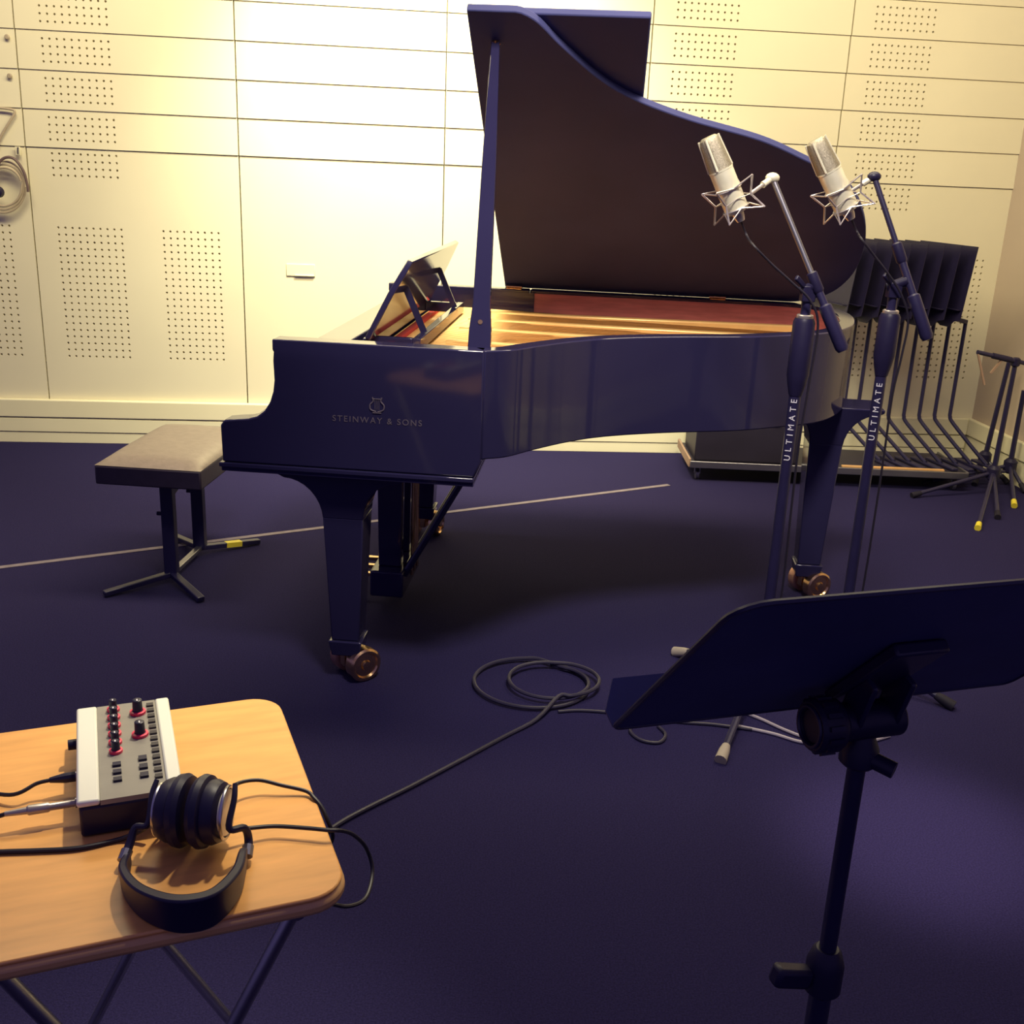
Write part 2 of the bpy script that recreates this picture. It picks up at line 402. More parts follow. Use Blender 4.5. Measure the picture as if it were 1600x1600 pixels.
# inside: sound board, plate, struts, strings
ins = offset(outline, 0.062)
sb = [(0.31,0.064)]+[(x, max(0.064, min(W-0.064, y))) for x, y in ins]+[(0.31,W-0.064)]
MB().prism([(x, y, 0.845) for x, y in sb], (0, 0, 0.012)).build('sound_board', 'spruce', pno, smooth=False)
pl = MB().prism([(0.31,0.066,0.88),(0.60,0.066,0.88),(0.70,0.14,0.88),(0.62,0.5,0.88),(0.66,1.0,0.88),(0.80,W-0.07,0.88),(0.31,W-0.07,0.88)], (0,0,0.020))
pl.build('cast_plate', 'gold_plate', pno, bevel=0.006)
rim_in = offset(outline, 0.066); rim_in2 = offset(outline, 0.120)
keep = [i for i in range(len(rim_in)) if rim_in[i][0] > 0.72]
k0, k1 = keep[0], keep[-1]
ribbon(rim_in[k0:k1+1], rim_in2[k0:k1+1], 0.858, 0.882).build('plate_border', 'gold_plate', pno, bevel=0.004, sharp=50)
for (x0, y0, x1, y1) in ((0.50,0.30,0.93,0.37),(0.50,0.56,1.22,0.56),(0.50,0.84,1.60,0.80),(0.50,1.06,1.72,1.06),(0.50,1.26,1.68,1.34)):
    MB().beam((x0,y0,0.905),(x1,y1,0.905),0.030,0.030).build('plate_strut', 'gold_plate', pno, bevel=0.006)
MB().beam((0.345,0.08,0.907),(0.345,W-0.08,0.907),0.020,0.012).build('pin_strip', 'red_felt', pno)
st = MB()
def tail_x(y):
    best = 0.8
    for i in range(len(rim_in2)-1):
        (xa, ya), (xb, yb) = rim_in2[i], rim_in2[i+1]
        if min(ya, yb) <= y <= max(ya, yb) and abs(yb-ya) > 1e-6: best = max(best, xa+(xb-xa)*(y-ya)/(yb-ya))
    return best
for k in range(70):
    y = 0.10+1.26*k/69
    y1 = min(1.36, y+0.06)
    st.tube([(0.42,y,0.918),(max(0.66, tail_x(y1)-0.03), y1, 0.896)], 0.0011, 4, caps=False)
tag(st.build('strings', 'string', pno), kind='stuff')
br_ = MB().tube(cat_rom([(0.72,0.16,0.872),(0.86,0.34,0.872),(1.0,0.47,0.872),(1.25,0.66,0.872),(1.5,0.92,0.872),(1.66,1.15,0.872)], 6), 0.014, 6)
br_.build('bridge', 'spruce', pno)
# black inner blocks beside the keyboard end on the bass side
MB().box((0.31,W-0.066,0.90),(0.70,W-0.061,0.975)).build('cheek_lining', 'lacquer', pno)
# music desk: sliding tray, leaning panel, struts
md = MB().box((0.315,0.26,0.925),(0.335,1.20,0.958)).box((0.445,0.30,0.925),(0.468,1.18,0.958)).box((0.335,0.30,0.925),(0.445,0.326,0.958)).box((0.335,1.15,0.925),(0.445,1.176,0.958)).build('desk_tray', 'lacquer', pno, bevel=0.002)
e0 = V(0.325,0,0.962); e1 = V(0.432,0,1.172); dd = (e1-e0).normalized(); nn = V(dd.z,0,-dd.x)
cut = [(0.24,0.0),(1.22,0.0),(1.22,0.14),(1.17,0.236),(0.29,0.236),(0.24,0.14)]
MB().prism([(e0.x+dd.x*t, y, e0.z+dd.z*t) for y, t in cut], nn*0.016).build('music_desk', 'lacquer', pno, bevel=0.003)
for y in (0.42, 1.02):
    MB().beam((0.402,y,1.085),(0.458,y,0.958),0.018,0.006,(0,1,0)).build('desk_strut', 'lacquer', pno)
# lid and its folded front flap
TH = 0.5625; ZH = ZT+0.001
cT, sT = math.cos(TH), math.sin(TH)
def lidpt(v, d, n): return (v, W-d*cT-n*sT*-1*1.0*0+ n*sT, ZH+d*sT+n*cT)   # n: thickness direction, away from the strings
ol = [(0.58, -0.008)]
lo = offset([(0.58,0.0),(0.66,0.0)]+[p for p in cs if p[0] > 0.675], -0.012)
lpoly = [(0.582, W+0.004)]+[(x, W-y) for x, y in lo]
lpoly = [(0.582, 1.494)]+[(x, min(1.494, W-y)) for x, y in lo[1:]]+[(1.45, -0.004), (0.582, -0.004)]
MB().prism([lidpt(v, max(-0.004, d), 0.0) for v, d in lpoly], Vector((0, sT, cT))*0.021).build('lid', 'lid_satin', pno, bevel=0.003, sharp=50)
MB().prism([lidpt(v, d, 0.0225) for v, d in ((0.580,0.02),(1.036,0.02),(1.036,1.462),(0.580,1.462))], Vector((0, sT, cT))*0.020).build('lid_flap', 'lid_satin', pno, bevel=0.004)
# prop stick
pb = V(0.662,0.055,0.975); ptp = V(*lidpt(0.647, 1.386, -0.004))
d = (ptp-pb).normalized(); side = V(1,0,0); side = (side-d*side.dot(d)).normalized(); up_ = d.cross(side)
def prop_ring(t, wx, wy): c = pb+(ptp-pb)*t; return [c+side*a*wx/2+up_*b*wy/2 for a, b in ((-1,-1),(1,-1),(1,1),(-1,1))]
rings = [prop_ring(0, .058, .022), prop_ring(.07, .056, .022), prop_ring(.15, .044, .022), prop_ring(.6, .036, .020), prop_ring(1, .022, .018)]
mb = MB(); mb.add([p for r in rings for p in r], [(3,2,1,0),(16,17,18,19)]+[(i*4+k,i*4+(k+1)%4,i*4+4+(k+1)%4,i*4+4+k) for i in range(4) for k in range(4)])
prp = mb.build('lid_prop', 'lacquer', pno, bevel=0.003)
MB().cyl(prop_ring(.09,0,0)[0]-up_*0.013, prop_ring(.09,0,0)[0]+up_*0.013, 0.006).build('prop_screw', 'brass', prp)
MB().lathe(lidpt(0.647,1.386,-0.006), (0, -sT, -cT), [(0.012,0),(0.012,0.003),(0.008,0.006)], 16).build('prop_socket', 'brass', pno)
for v in (0.62, 1.38):
    hg = MB().cyl((v-0.03, W-0.040, ZT+0.007), (v+0.03, W-0.040, ZT+0.007), 0.006).box((v-0.028, W-0.055, ZT-0.0005), (v+0.028, W-0.030, ZT+0.002))
    hg.build('hinge', 'brass', pno)
# legs
def leg(xc, yc, ztop, ang):
    pr = []
    half = 0.172
    L = [(-half, ztop), (-half, ztop-0.012)]
    for k in range(9):
        t = k/8*math.pi/2
        L.append((-half+0.02+(half-0.02-0.056)*math.sin(t), ztop-0.022-0.115*(1-math.cos(t))))
    poly = L+[(-x, z) for x, z in reversed(L)]
    mb = MB().prism([(xc+x, yc-0.085, z) for x, z in poly], (0, 0.17, 0))
    zb = ztop-0.137
    mb.v = [(x, yc+(y-yc)*(0.66+0.34*max(0.0, min(1.0, (z-zb)/0.125))), z) for x, y, z in mb.v]
    mb.frustum((xc,yc,0.128),(0.080,0.080),(xc,yc,zb+0.004),(0.112,0.112))
    lg = mb.build('leg', 'lacquer', pno, bevel=0.004, sharp=30)
    MB().frustum((xc,yc,0.080),(0.080,0.080),(xc,yc,0.128),(0.096,0.096)).build('ferrule', 'lacquer', lg, bevel=0.004)
    ax = V(math.cos(ang), math.sin(ang), 0); back = V(-ax.y, ax.x, 0)
    c = V(xc, yc, 0.0505)+back*0.022
    fk = MB().cyl((xc,yc,0.06),(xc,yc,0.082),0.020).obox((xc+back.x*.012,yc+back.y*.012,0.062), ax*0.012, back*0.034, V(0,0,0.024))
    fk.build('caster_fork', 'brass', lg, bevel=0.003)
    for s_ in (-1, 1):
        q = c+ax*s_*0.044
        MB().lathe(q-ax*s_*0.020, ax*s_, [(0.042,0),(0.050,0.004),(0.050,0.034),(0.044,0.039),(0.038,0.039),(0.034,0.033),(0.016,0.034),(0.013,0.041),(0.005,0.042)], 28).build('caster_wheel', 'copper_wheel' if s_ < 0 else 'brass', lg)
leg(0.303, 0.128, 0.6315, -0.80)
leg(0.303, 1.390, 0.6315, -0.20)
leg(1.745, 1.040, 0.7045, -1.1)
# pedal lyre
lx, ly = 0.315, 0.745
lyr = MB().box((lx-0.055, ly-0.15, 0.055), (lx+0.055, ly+0.15, 0.145)).build('lyre_box', 'lacquer', pno, bevel=0.006)
for s_ in (-1, 1):
    MB().frustum((lx, ly+s_*0.075, 0.145), (0.075,0.045), (lx, ly+s_*0.085, 0.631), (0.085,0.05)).build('lyre_column', 'lacquer', pno, bevel=0.004)
    MB().cyl((lx+0.05, ly+s_*0.10, 0.12), (0.645, ly+s_*0.10, 0.632), 0.012).build('lyre_brace', 'lacquer', pno)
for k in (-1, 0, 1):
    y = ly+k*0.075
    MB().prism([(lx-0.050,y-0.010,0.098),(lx-0.12,y-0.013,0.098),(lx-0.175,y-0.021,0.094),(lx-0.195,y-0.013,0.090),(lx-0.195,y+0.013,0.090),(lx-0.175,y+0.021,0.094),(lx-0.12,y+0.013,0.098),(lx-0.050,y+0.010,0.098)], (0,0,0.012)).build('pedal', 'brass', pno, bevel=0.003)
    MB().cyl((lx+0.066, ly+k*0.045, 0.10), (lx+0.066, ly+k*0.045, 0.631), 0.005, seg=8).build('pedal_rod', 'brass', pno)
# maker's name and emblem on the treble cheek
def side_mat(x, z, y=-0.0006):
    m = Matrix.Identity(4)
    for i, c in enumerate(((1,0,0),(0,0,1),(0,-1,0))):
        for j in range(3): m[j][i] = c[j]
    m[0][3], m[1][3], m[2][3] = x, y, z
    return m
tx = text_mesh('maker_name', 'STEINWAY & SONS', 0.022, 'bronze_lettering', pno, side_mat(0.412, 0.791), spacing=1.28)
em = MB()
for s_ in (-1, 1):
    em.tube(cat_rom([(0.412+s_*0.002,-0.001,0.815),(0.412+s_*0.016,-0.001,0.820),(0.412+s_*0.018,-0.001,0.832),(0.412+s_*0.010,-0.001,0.842),(0.412+s_*0.012,-0.001,0.852)],5), 0.0018, 6)
for k in (-1, 0, 1): em.tube([(0.412+k*0.005,-0.001,0.820),(0.412+k*0.005,-0.001,0.848)], 0.0007, 6)
em.tube([(0.399,-0.001,0.848),(0.425,-0.001,0.848)], 0.0012, 6).tube([(0.401,-0.001,0.812),(0.423,-0.001,0.812)], 0.0016, 6)
em.build('lyre_emblem', 'bronze_lettering', pno)

# ------------------------------------------------------------------ piano bench
BX, BY, BR = -1.158, 3.572, -0.07
bench = thing('piano_bench', (BX, BY, 0), 'grey leather piano bench on two black columns with splayed feet', 'bench', None, BR)
hx, hy = 0.176, 0.285
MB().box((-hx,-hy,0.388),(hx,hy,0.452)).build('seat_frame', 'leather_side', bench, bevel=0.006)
mb = MB(); N = 14; vv = []; ff = []
for i in range(N+1):
    for j in range(N+1):
        x = -1+2*i/N; y = -1+2*j/N
        edge = (1-abs(x)**6)*(1-abs(y)**6)
        crown = 0.030*(max(0, edge))**0.45*(0.72+0.28*(1-x*x)*(1-y*y))
        vv.append((x*hx*0.995, y*hy*0.995, 0.4522+crown))
for i in range(N):
    for j in range(N): ff.append((i*(N+1)+j,(i+1)*(N+1)+j,(i+1)*(N+1)+j+1,i*(N+1)+j+1))
n0 = len(vv); ring = [i*(N+1) for i in range(N+1)]+[N*(N+1)+j for j in range(1,N+1)]+[i*(N+1)+N for i in range(N-1,-1,-1)]+[j for j in range(N-1,0,-1)]
vv2 = [(vv[i][0], vv[i][1], 0.4521) for i in ring]; m_ = len(ring)
ff += [(ring[k], n0+k, n0+(k+1)%m_, ring[(k+1)%m_]) for k in range(m_)]+[tuple(n0+k for k in range(m_))]
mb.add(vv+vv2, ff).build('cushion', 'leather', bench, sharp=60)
def bl(p):    # world -> bench
    q = Matrix.Rotation(-BR, 4, 'Z') @ (V(p)-V(BX,BY,0)); return q
tips = [V(-1.348,3.283,0), V(-1.019,3.270,0)]
nc = V(0.0,-0.135,0); fc = V(0.0,0.135,0)
for c, sg in ((nc,-1),(fc,1)):
    col = MB().box((c.x-0.022,c.y-0.016,0.030),(c.x+0.022,c.y+0.016,0.386)).build('column', 'black_metal', bench, bevel=0.003)
    for t in tips:
        q = bl(t)
        if sg > 0: q = -q
        z = 0.012
        fo = MB().beam((c.x,c.y,0.034),(q.x,q.y,z),0.026,0.018).build('foot', 'black_metal', bench, bevel=0.003)
        if sg > 0 and q.x > 0:
            aa = V(c.x,c.y,0.034); bb_ = V(q.x,q.y,z); MB().beam(aa+(bb_-aa)*0.42,aa+(bb_-aa)*0.68,0.0265,0.0188).build('yellow_mark', 'yellow_tape', fo)
    MB().cyl((c.x-0.022,c.y,0.25),(c.x-0.040,c.y,0.25),0.007,seg=10).build('height_knob', 'black_plastic', bench)
MB().beam((0,-0.135,0.034),(0,0.135,0.034),0.022,0.018).build('stretcher', 'grey_steel', bench, bevel=0.003)
MB().beam((0,-0.120,0.310),(0,0.120,0.370),0.018,0.016).build('cross_bar', 'black_metal', bench)

# ------------------------------------------------------------------ folding table
TZ = 0.64
nr = V(atz(547, 1392, TZ)); fr = V(atz(432, 1086, TZ)); 
ey = (fr-nr); dep = ey.length; ey.normalize(); ex = V(-ey.y, ey.x, 0)  # ex points left along the near edge
tw = 0.43
tab = thing('folding_table', (nr.x, nr.y, 0), 'small wooden folding table with rounded corners and crossed steel legs', 'table', None, 0)
tab.rotation_euler = (0, 0, math.atan2(-ex.y, -ex.x))   # local -x to the left, y away
# table frame: x from -tw to 0, y from 0 to dep
def rrect(x0, x1, y0, y1, r, n=7):
    out = []
    for cx, cy, a0 in ((x1-r,y0+r,-90),(x1-r,y1-r,0),(x0+r,y1-r,90),(x0+r,y0+r,180)):
        for k in range(n+1):
            a = math.radians(a0+90*k/n); out.append((cx+r*math.cos(a), cy+r*math.sin(a)))
    return out
tp_ = rrect(-tw, 0, 0, dep, 0.045)
MB().prism([(x,y,TZ-0.005) for x,y in tp_], (0,0,0.005)).build('table_top', 'wood_table', tab, bevel=0.002, sharp=20)
MB().prism([(x,y,TZ-0.0225) for x,y in rrect(-tw-0.003,0.003,-0.003,dep+0.003,0.047)], (0,0,0.0172)).build('edge_band', 'wood_edge', tab, bevel=0.006, sharp=20)
for y in (0.035, dep-0.035):
    MB().cyl((-0.055,y,TZ-0.034),(-0.365,y,0.012),0.0085,seg=12).build('leg', 'steel', tab)
    MB().cyl((-0.375,y+0.019,TZ-0.034),(-0.065,y+0.019,0.012),0.0085,seg=12).build('leg', 'steel', tab)
for x in (-0.055, -0.375): MB().cyl((x,0.02,TZ-0.0325),(x,dep-0.012,TZ-0.0325),0.0090,seg=12).build('top_rail', 'steel', tab)
for x in (-0.065, -0.365): MB().cyl((x,0.02,0.0105),(x,dep-0.012,0.0105),0.0095,seg=12).build('floor_rail', 'steel', tab)

# ------------------------------------------------------------------ mixer / sound box on the table
c_nl = V(atz(119, 1256, 0.69)); c_fl = V(atz(104, 1110, 0.69)); c_nr = V(atz(262, 1262, 0.69))
my = (c_fl-c_nl); ml = my.length; my = Matrix.Rotation(math.radians(-3), 3, 'Z') @ my; my.normalize(); mx_ = V(my.y, -my.x, 0); mw = max(0.12, (c_nr-c_nl).dot(mx_)+0.012)
mix = thing('mixer', (c_nl.x, c_nl.y, TZ), 'white and grey desktop mixer with black knobs and red rings', 'mixer', None, math.atan2(mx_.y, mx_.x))
MH = 0.050
MB().box((0.002,0.002,0.0008),(mw-0.002,ml-0.002,MH-0.008)).build('body', 'black_plastic', mix, bevel=0.004)
MB().box((0,0.0,MH-0.0075),(0.026,ml,MH+0.001)).build('bezel', 'white_plastic', mix, bevel=0.003)
MB().box((mw-0.018,0.0,MH-0.0075),(mw,ml,MH+0.001)).build('bezel', 'white_plastic', mix, bevel=0.003)
MB().box((0.0262,0.0005,MH-0.0075),(mw-0.0182,ml-0.0005,MH-0.001)).build('control_panel', 'grey_panel', mix)
PZ = MH-0.001
def knob(x, y, r, h, ring):
    k = MB().lathe((x,y,PZ), (0,0,1), [(r,0.0),(r,0.004),(r*0.86,0.005),(r*0.80,h),(r*0.6,h+0.001)], 16).build('knob', 'black_plastic', mix)
    if ring: MB().lathe((x,y,PZ+0.0002), (0,0,1), [(r*1.35,0),(r*1.35,0.0035),(r*1.05,0.0042)], 16).build('knob_ring', 'pink_ring', k)
    MB().box((x-0.0008,y-r*0.7,PZ+h+0.001),(x+0.0008,y,PZ+h+0.0016)).build('pointer', 'pale_lettering', k)
for k in range(6): knob(0.047, ml*(0.93-0.095*k), 0.0062, 0.016, True)
for y in (0.86, 0.60): knob(0.078, ml*y, 0.0078, 0.020, True)
for k in range(3): MB().box((0.042,ml*(0.30-0.075*k),PZ),(0.052,ml*(0.30-0.075*k)+0.008,PZ+0.003)).build('button', 'black_plastic', mix)
for k in range(3): MB().box((0.073,ml*(0.32-0.085*k),PZ),(0.083,ml*(0.32-0.085*k)+0.010,PZ+0.003)).build('button', 'black_plastic', mix)
for k in range(13): MB().box((mw-0.030,ml*0.95-0.008-k*ml*0.066,PZ),(mw-0.021,ml*0.95-k*ml*0.066,PZ+0.0025)).build('slot_key', 'screen_dark', mix)
MB().cyl((0.004,ml*0.76,0.028),(-0.012,ml*0.76,0.028),0.007,seg=12).build('side_knob', 'black_plastic', mix)
for y in (0.20, 0.46): MB().cyl((0.003,ml*y,0.022),(-0.003,ml*y,0.022),0.0065,seg=12).build('jack', 'grey_steel', mix)
mixM = Matrix.Translation((c_nl.x, c_nl.y, TZ)) @ Matrix.Rotation(math.atan2(mx_.y, mx_.x), 4, 'Z')
def mixpt(x, y, z): return mixM @ V(x, y, z)
# leads into the mixer
pj = mixpt(-0.0035, ml*0.46, 0.022); pd = (mixpt(-1,0,0)-mixpt(0,0,0))
cb = thing('power_lead', (pj.x,pj.y,TZ), 'thin black lead with moulded plug in the side of the mixer', 'cable')
MB().tube([pj, pj+pd*0.012, pj+pd*0.030], [0.0065,0.0065,0.0035], 10).build('plug', 'black_plastic', cb, origin=(pj.x,pj.y,TZ))
e = V(atz(-60, 1228, TZ+0.004))
MB().tube(cat_rom([pj+pd*0.029, pj+pd*0.045+V(0,0,-0.002), pj+pd*0.075+V(0,-0.004,-0.010), e], 8), 0.0026, 8).build('cord', 'cable_black', cb, origin=(pj.x,pj.y,TZ))
pj = mixpt(-0.0035, ml*0.20, 0.022)
cb = thing('jack_lead', (pj.x,pj.y,TZ), 'black lead with grey metal jack plug in the side of the mixer', 'cable')
MB().tube([pj, pj+pd*0.028, pj+pd*0.030, pj+pd*0.052, pj+pd*0.054, pj+pd*0.078], [0.0045,0.0048,0.0062,0.0062,0.0045,0.0032], 12).build('jack_plug', 'plug_grey', cb, origin=(pj.x,pj.y,TZ))
e = V(atz(-60, 1322, TZ+0.004))
MB().tube(cat_rom([pj+pd*0.077, pj+pd*0.095+V(0,0,-0.006), e], 8), 0.0028, 8).build('cord', 'cable_black', cb, origin=(pj.x,pj.y,TZ))

# ------------------------------------------------------------------ headphones on the table
hp0 = V(atz(292, 1350, TZ))
hp = thing('headphones', (hp0.x, hp0.y, TZ), 'black studio headphones lying folded on the wooden table', 'headphones')
def tz(x, y, z=0.0): return V(atz(x, y, TZ+z))
band_px = [(196,1352),(190,1392),(214,1432),(258,1456),(300,1460),(340,1446),(374,1406),(385,1365),(388,1345)]
bp_ = cat_rom([tz(x,y)+V(0,0,0) for x,y in band_px], 6)
mb = MB(); vv = []
n = len(bp_); cen = sum(bp_, Vector())/n
for i, p in enumerate(bp_):
    t = (bp_[min(n-1,i+1)]-bp_[max(0,i-1)]).normalized(); nrm = V(-t.y, t.x, 0)
    if nrm.dot(p-cen) < 0: nrm = -nrm
    s_ = math.sin(math.pi*i/(n-1)); hw = 0.016+0.031*s_**0.7; th = 0.0045+0.004*s_
    lean = nrm*0.006*s_
    for (o_, z) in ((0,0.0006),(0,hw),(-1,hw),(-1,0.0006)): vv.append(p+nrm*o_*th*1.6+lean*(z/0.04)+V(0,0,z))
ff = [(i*4+k,i*4+(k+1)%4,i*4+4+(k+1)%4,i*4+4+k) for i in range(n-1) for k in range(4)]+[(3,2,1,0),tuple((n-1)*4+k for k in range(4))]
mb.add(vv, ff).build('headband', 'black_plastic', hp, origin=(hp0.x,hp0.y,TZ), bevel=0.0025, sharp=50)
# ear cups: discs standing side by side
cupc = V(atz(301, 1330, TZ)); axs = V(1.0, -0.10, 0.06).normalized()
RC = 0.043
ctr = V(cupc.x, cupc.y+0.012, TZ+RC+0.004)
for s_ in (-1, 1):
    ad = axs*s_
    q = ctr+ad*0.003
    cu = MB().lathe(q, ad, [(RC*0.70,0.0),(RC*0.92,0.002),(RC,0.008),(RC*0.97,0.015),(RC*0.86,0.0175)], 32).build('ear_cushion', 'black_plastic', hp, origin=(hp0.x,hp0.y,TZ))
    MB().lathe(q+ad*0.0176, ad, [(RC*0.86,0),(RC*0.88,0.006),(RC*0.80,0.014),(RC*0.62,0.018)], 32).build('ear_cup', 'black_plastic', hp, origin=(hp0.x,hp0.y,TZ))
    MB().lathe(q+ad*0.0356, ad, [(RC*0.62,0),(RC*0.62,0.002),(RC*0.50,0.003)], 32).build('cup_disc', 'silver', hp, origin=(hp0.x,hp0.y,TZ))
    MB().tube([q+ad*0.0375+V(0, RC*0.70*math.cos(t), RC*0.70*math.sin(t)) for t in [k*2*math.pi/28 for k in range(28)]], 0.0022, 8, closed=True).build('cup_ring', 'steel', hp, origin=(hp0.x,hp0.y,TZ))
    # yoke arm from the band end to the cup
    be = bp_[0] if s_ < 0 else bp_[-1]
    arm = cat_rom([be+V(0,-0.004,0.010), be+V(-0.002*s_,0.012,0.020), (be+q+ad*0.046)/2+V(s_*0.004,0,0.012), q+ad*0.046+V(0,-0.022,-0.006), q+ad*0.047+V(0,0.0,0.018), q+ad*0.045+V(0,0.014,0.030)], 6)
    MB().tube(arm, [0.0055-0.0025*i/(len(arm)-1) for i in range(len(arm))], 10).build('yoke', 'black_plastic', hp, origin=(hp0.x,hp0.y,TZ))
    MB().tube([be+V(0,-0.006,0.010), be+V(-0.001*s_,0.006,0.016)], 0.0068, 10).build('slider', 'grey_steel', hp, origin=(hp0.x,hp0.y,TZ))
# headphone leads trailing off the table edge
z2 = 0.0032
cb = MB().tube(cat_rom([V(atz(356,1240,TZ+0.03)), V(atz(372,1224,TZ+0.022)), V(atz(404,1219,TZ+0.018)), V(atz(440,1227,TZ+0.012)), V(atz(478,1236,TZ+0.006)), V(atz(491,1247,TZ+z2)), V(atz(503,1262,TZ-0.004)), V(atz(512,1282,TZ-0.016)), V(atz(520,1306,TZ-0.036)), V(atz(512,1322,TZ-0.060)), V(atz(490,1330,TZ-0.075))], 7), 0.0026, 8).build('headphone_lead', 'cable_black')
tag(cb, 'thin black lead arching from the ear cup to the far part of the table edge', 'cable')
cb = MB().tube(cat_rom([V(atz(352,1298,TZ+0.020)), V(atz(390,1294,TZ+0.016)), V(atz(430,1291,TZ+0.013)), V(atz(480,1294,TZ+0.013)), V(atz(512,1297,TZ+0.013)), V(atz(534,1298,TZ+0.008)), V(atz(553,1305,TZ-0.02)), V(atz(572,1325,TZ-0.06)), V(atz(582,1360,TZ-0.09)), V(atz(572,1402,TZ-0.10)), V(atz(545,1416,TZ-0.09)), V(atz(515,1412,TZ-0.075))], 7), 0.0026, 8).build('headphone_lead', 'cable_black')
tag(cb, 'black lead crossing the table top and looping down off its rounded corner', 'cable')
cb = MB().tube(cat_rom([V(atz(-60,1334,TZ+z2)), V(atz(0,1331,TZ+z2)), V(atz(60,1329,TZ+z2)), V(atz(125,1325,TZ+z2)), V(atz(185,1312,TZ+z2)), V(atz(216,1300,TZ+0.012)), V(atz(232,1290,TZ+0.02))], 7), 0.0030, 8).build('headphone_lead', 'cable_black')
tag(cb, 'black lead lying on the table in front of the mixer', 'cable')

# ------------------------------------------------------------------ foreground music stand
D = V(0.387, 0.96, 0.982); ps, ta, dw, dh = 0.303, 0.804, 0.50, 0.323
wd = V(math.cos(ps), math.sin(ps), 0); hz = V(math.sin(ps), -math.cos(ps), 0); ud = hz*math.cos(ta)+V(0,0,math.sin(ta)); nb = wd.cross(ud)
if nb.dot(hz) < 0: nb = -nb      # nb: out of the back, towards the operator side
ms = thing('music_stand', (D.x-0.012, D.y, 0), 'large black music stand with tilted desk and big clamp knob', 'music stand')
og = (D.x-0.012, D.y, 0)
cn = []
for sx, sy, a0 in ((1,-1,-90),(1,1,0),(-1,1,90),(-1,-1,180)):
    r = 0.030 if sy > 0 else 0.012
    for k in range(6):
        a = math.radians(a0+90*k/5); cn.append((sx*(dw/2-r)+r*math.cos(a), sy*(dh/2-r)+r*math.sin(a)))
MB().prism([D+wd*x+ud*y for x, y in cn], -nb*0.0025).build('desk', 'desk_black', ms, origin=og, bevel=0.0008, sharp=20)
rim = [D+wd*x+ud*y-nb*0.001 for x, y in cn]
MB().tube(rim, 0.0028, 6, closed=True).build('desk_rim', 'black_metal', ms, origin=og)
lipc = D-ud*(dh/2)
lp = []
for x, y in ((-dw/2,0),(dw/2,0),(dw/2+0.004,0.018),(dw/2-0.012,0.052),(-dw/2+0.012,0.052),(-dw/2-0.004,0.018)): lp.append(lipc+wd*x-nb*(y+0.002))
MB().prism(lp, ud*0.0025).build('lip', 'desk_black', ms, origin=og)
# spine, bracket, clamp and knob on the back
MB().obox(D+nb*0.008-ud*0.035, wd*0.030, ud*0.070, nb*0.007).build('back_plate', 'black_metal', ms, origin=og, bevel=0.003)
pv = D+nb*0.036-ud*0.075
pv = V(D.x-0.012, D.y-0.0, 0)+V(0,0,0)
pv = D+nb*0.040-ud*0.088
for s_ in (-1, 1):
    q0 = D+nb*0.012-ud*0.030+wd*s_*0.022; q1 = pv+wd*s_*0.022
    MB().beam(q0, q1, 0.036, 0.006, wd).build('bracket_cheek', 'black_metal', ms, origin=og, bevel=0.003)
MB().cyl(pv-wd*0.034, pv+wd*0.036, 0.020, seg=20).build('tilt_hub', 'black_plastic', ms, origin=og, bevel=0.002)
kn = MB().lathe(pv-wd*0.034, -wd, [(0.012,0),(0.026,0.004),(0.028,0.010),(0.028,0.030),(0.025,0.034),(0.018,0.034),(0.017,0.030),(0.004,0.030)], 28).build('tilt_knob', 'black_plastic', ms, origin=og)
for k in range(14):
    t = 2*math.pi*k/14; a1 = ud*math.cos(t)+nb*math.sin(t)
    MB().beam(pv-wd*0.046+a1*0.0285, pv-wd*0.062+a1*0.0285, 0.005, 0.004, a1).build('knob_ridge', 'black_plastic', kn, origin=og)
MB().lathe(pv-wd*0.0645, -wd, [(0.0170,0),(0.0170,0.0012),(0.012,0.0016)], 28).build('knob_face', 'black_plastic', kn, origin=og)
MB().tube([pv-wd*0.0685+(ud*math.cos(k*math.pi/14)+nb*math.sin(k*math.pi/14))*0.0205 for k in range(28)], 0.0022, 6, closed=True).build('knob_ring', 'black_metal', kn, origin=og)
px_, py_ = pv.x-wd.x*0.004, pv.y-wd.y*0.004
MB().lathe((px_,py_,pv.z-0.052), (0,0,1), [(0.016,0),(0.020,0.004),(0.020,0.020),(0.014,0.034),(0.013,0.044)], 20).build('pole_collar', 'black_plastic', ms, origin=og)
MB().cyl((px_+0.010,py_-0.010,pv.z-0.040),(px_+0.030,py_-0.024,pv.z-0.044),0.009,seg=14).build('collar_screw', 'black_plastic', ms, origin=og)
MB().cyl((px_,py_,0.58),(px_,py_,pv.z-0.050),0.0095,seg=18).build('upper_pole', 'black_metal', ms, origin=og)
MB().lathe((px_,py_,0.545), (0,0,1), [(0.015,0),(0.021,0.006),(0.021,0.040),(0.016,0.056),(0.0125,0.060)], 20).build('height_clutch', 'black_plastic', ms, origin=og)
MB().beam((px_-0.018,py_-0.006,0.570),(px_-0.062,py_-0.020,0.582),0.020,0.024).build('clutch_lever', 'black_plastic', ms, origin=og, bevel=0.005)
MB().cyl((px_,py_,0.06),(px_,py_,0.55),0.0125,seg=18).build('lower_pole', 'black_metal', ms, origin=og)
MB().cyl((px_,py_,0.085),(px_,py_,0.135),0.020,seg=18).build('leg_hub', 'black_plastic', ms, origin=og)
for k in range(3):
    t = 0.7+k*2*math.pi/3; q = V(px_+0.26*math.cos(t), py_+0.26*math.sin(t), 0.012)
    MB().tube([(px_+0.014*math.cos(t),py_+0.014*math.sin(t),0.11), q], 0.009, 10).build('leg', 'black_metal', ms, origin=og)
    MB().sphere((q.x,q.y,0.012), 0.0115).build('foot', 'rubber', ms, origin=og)

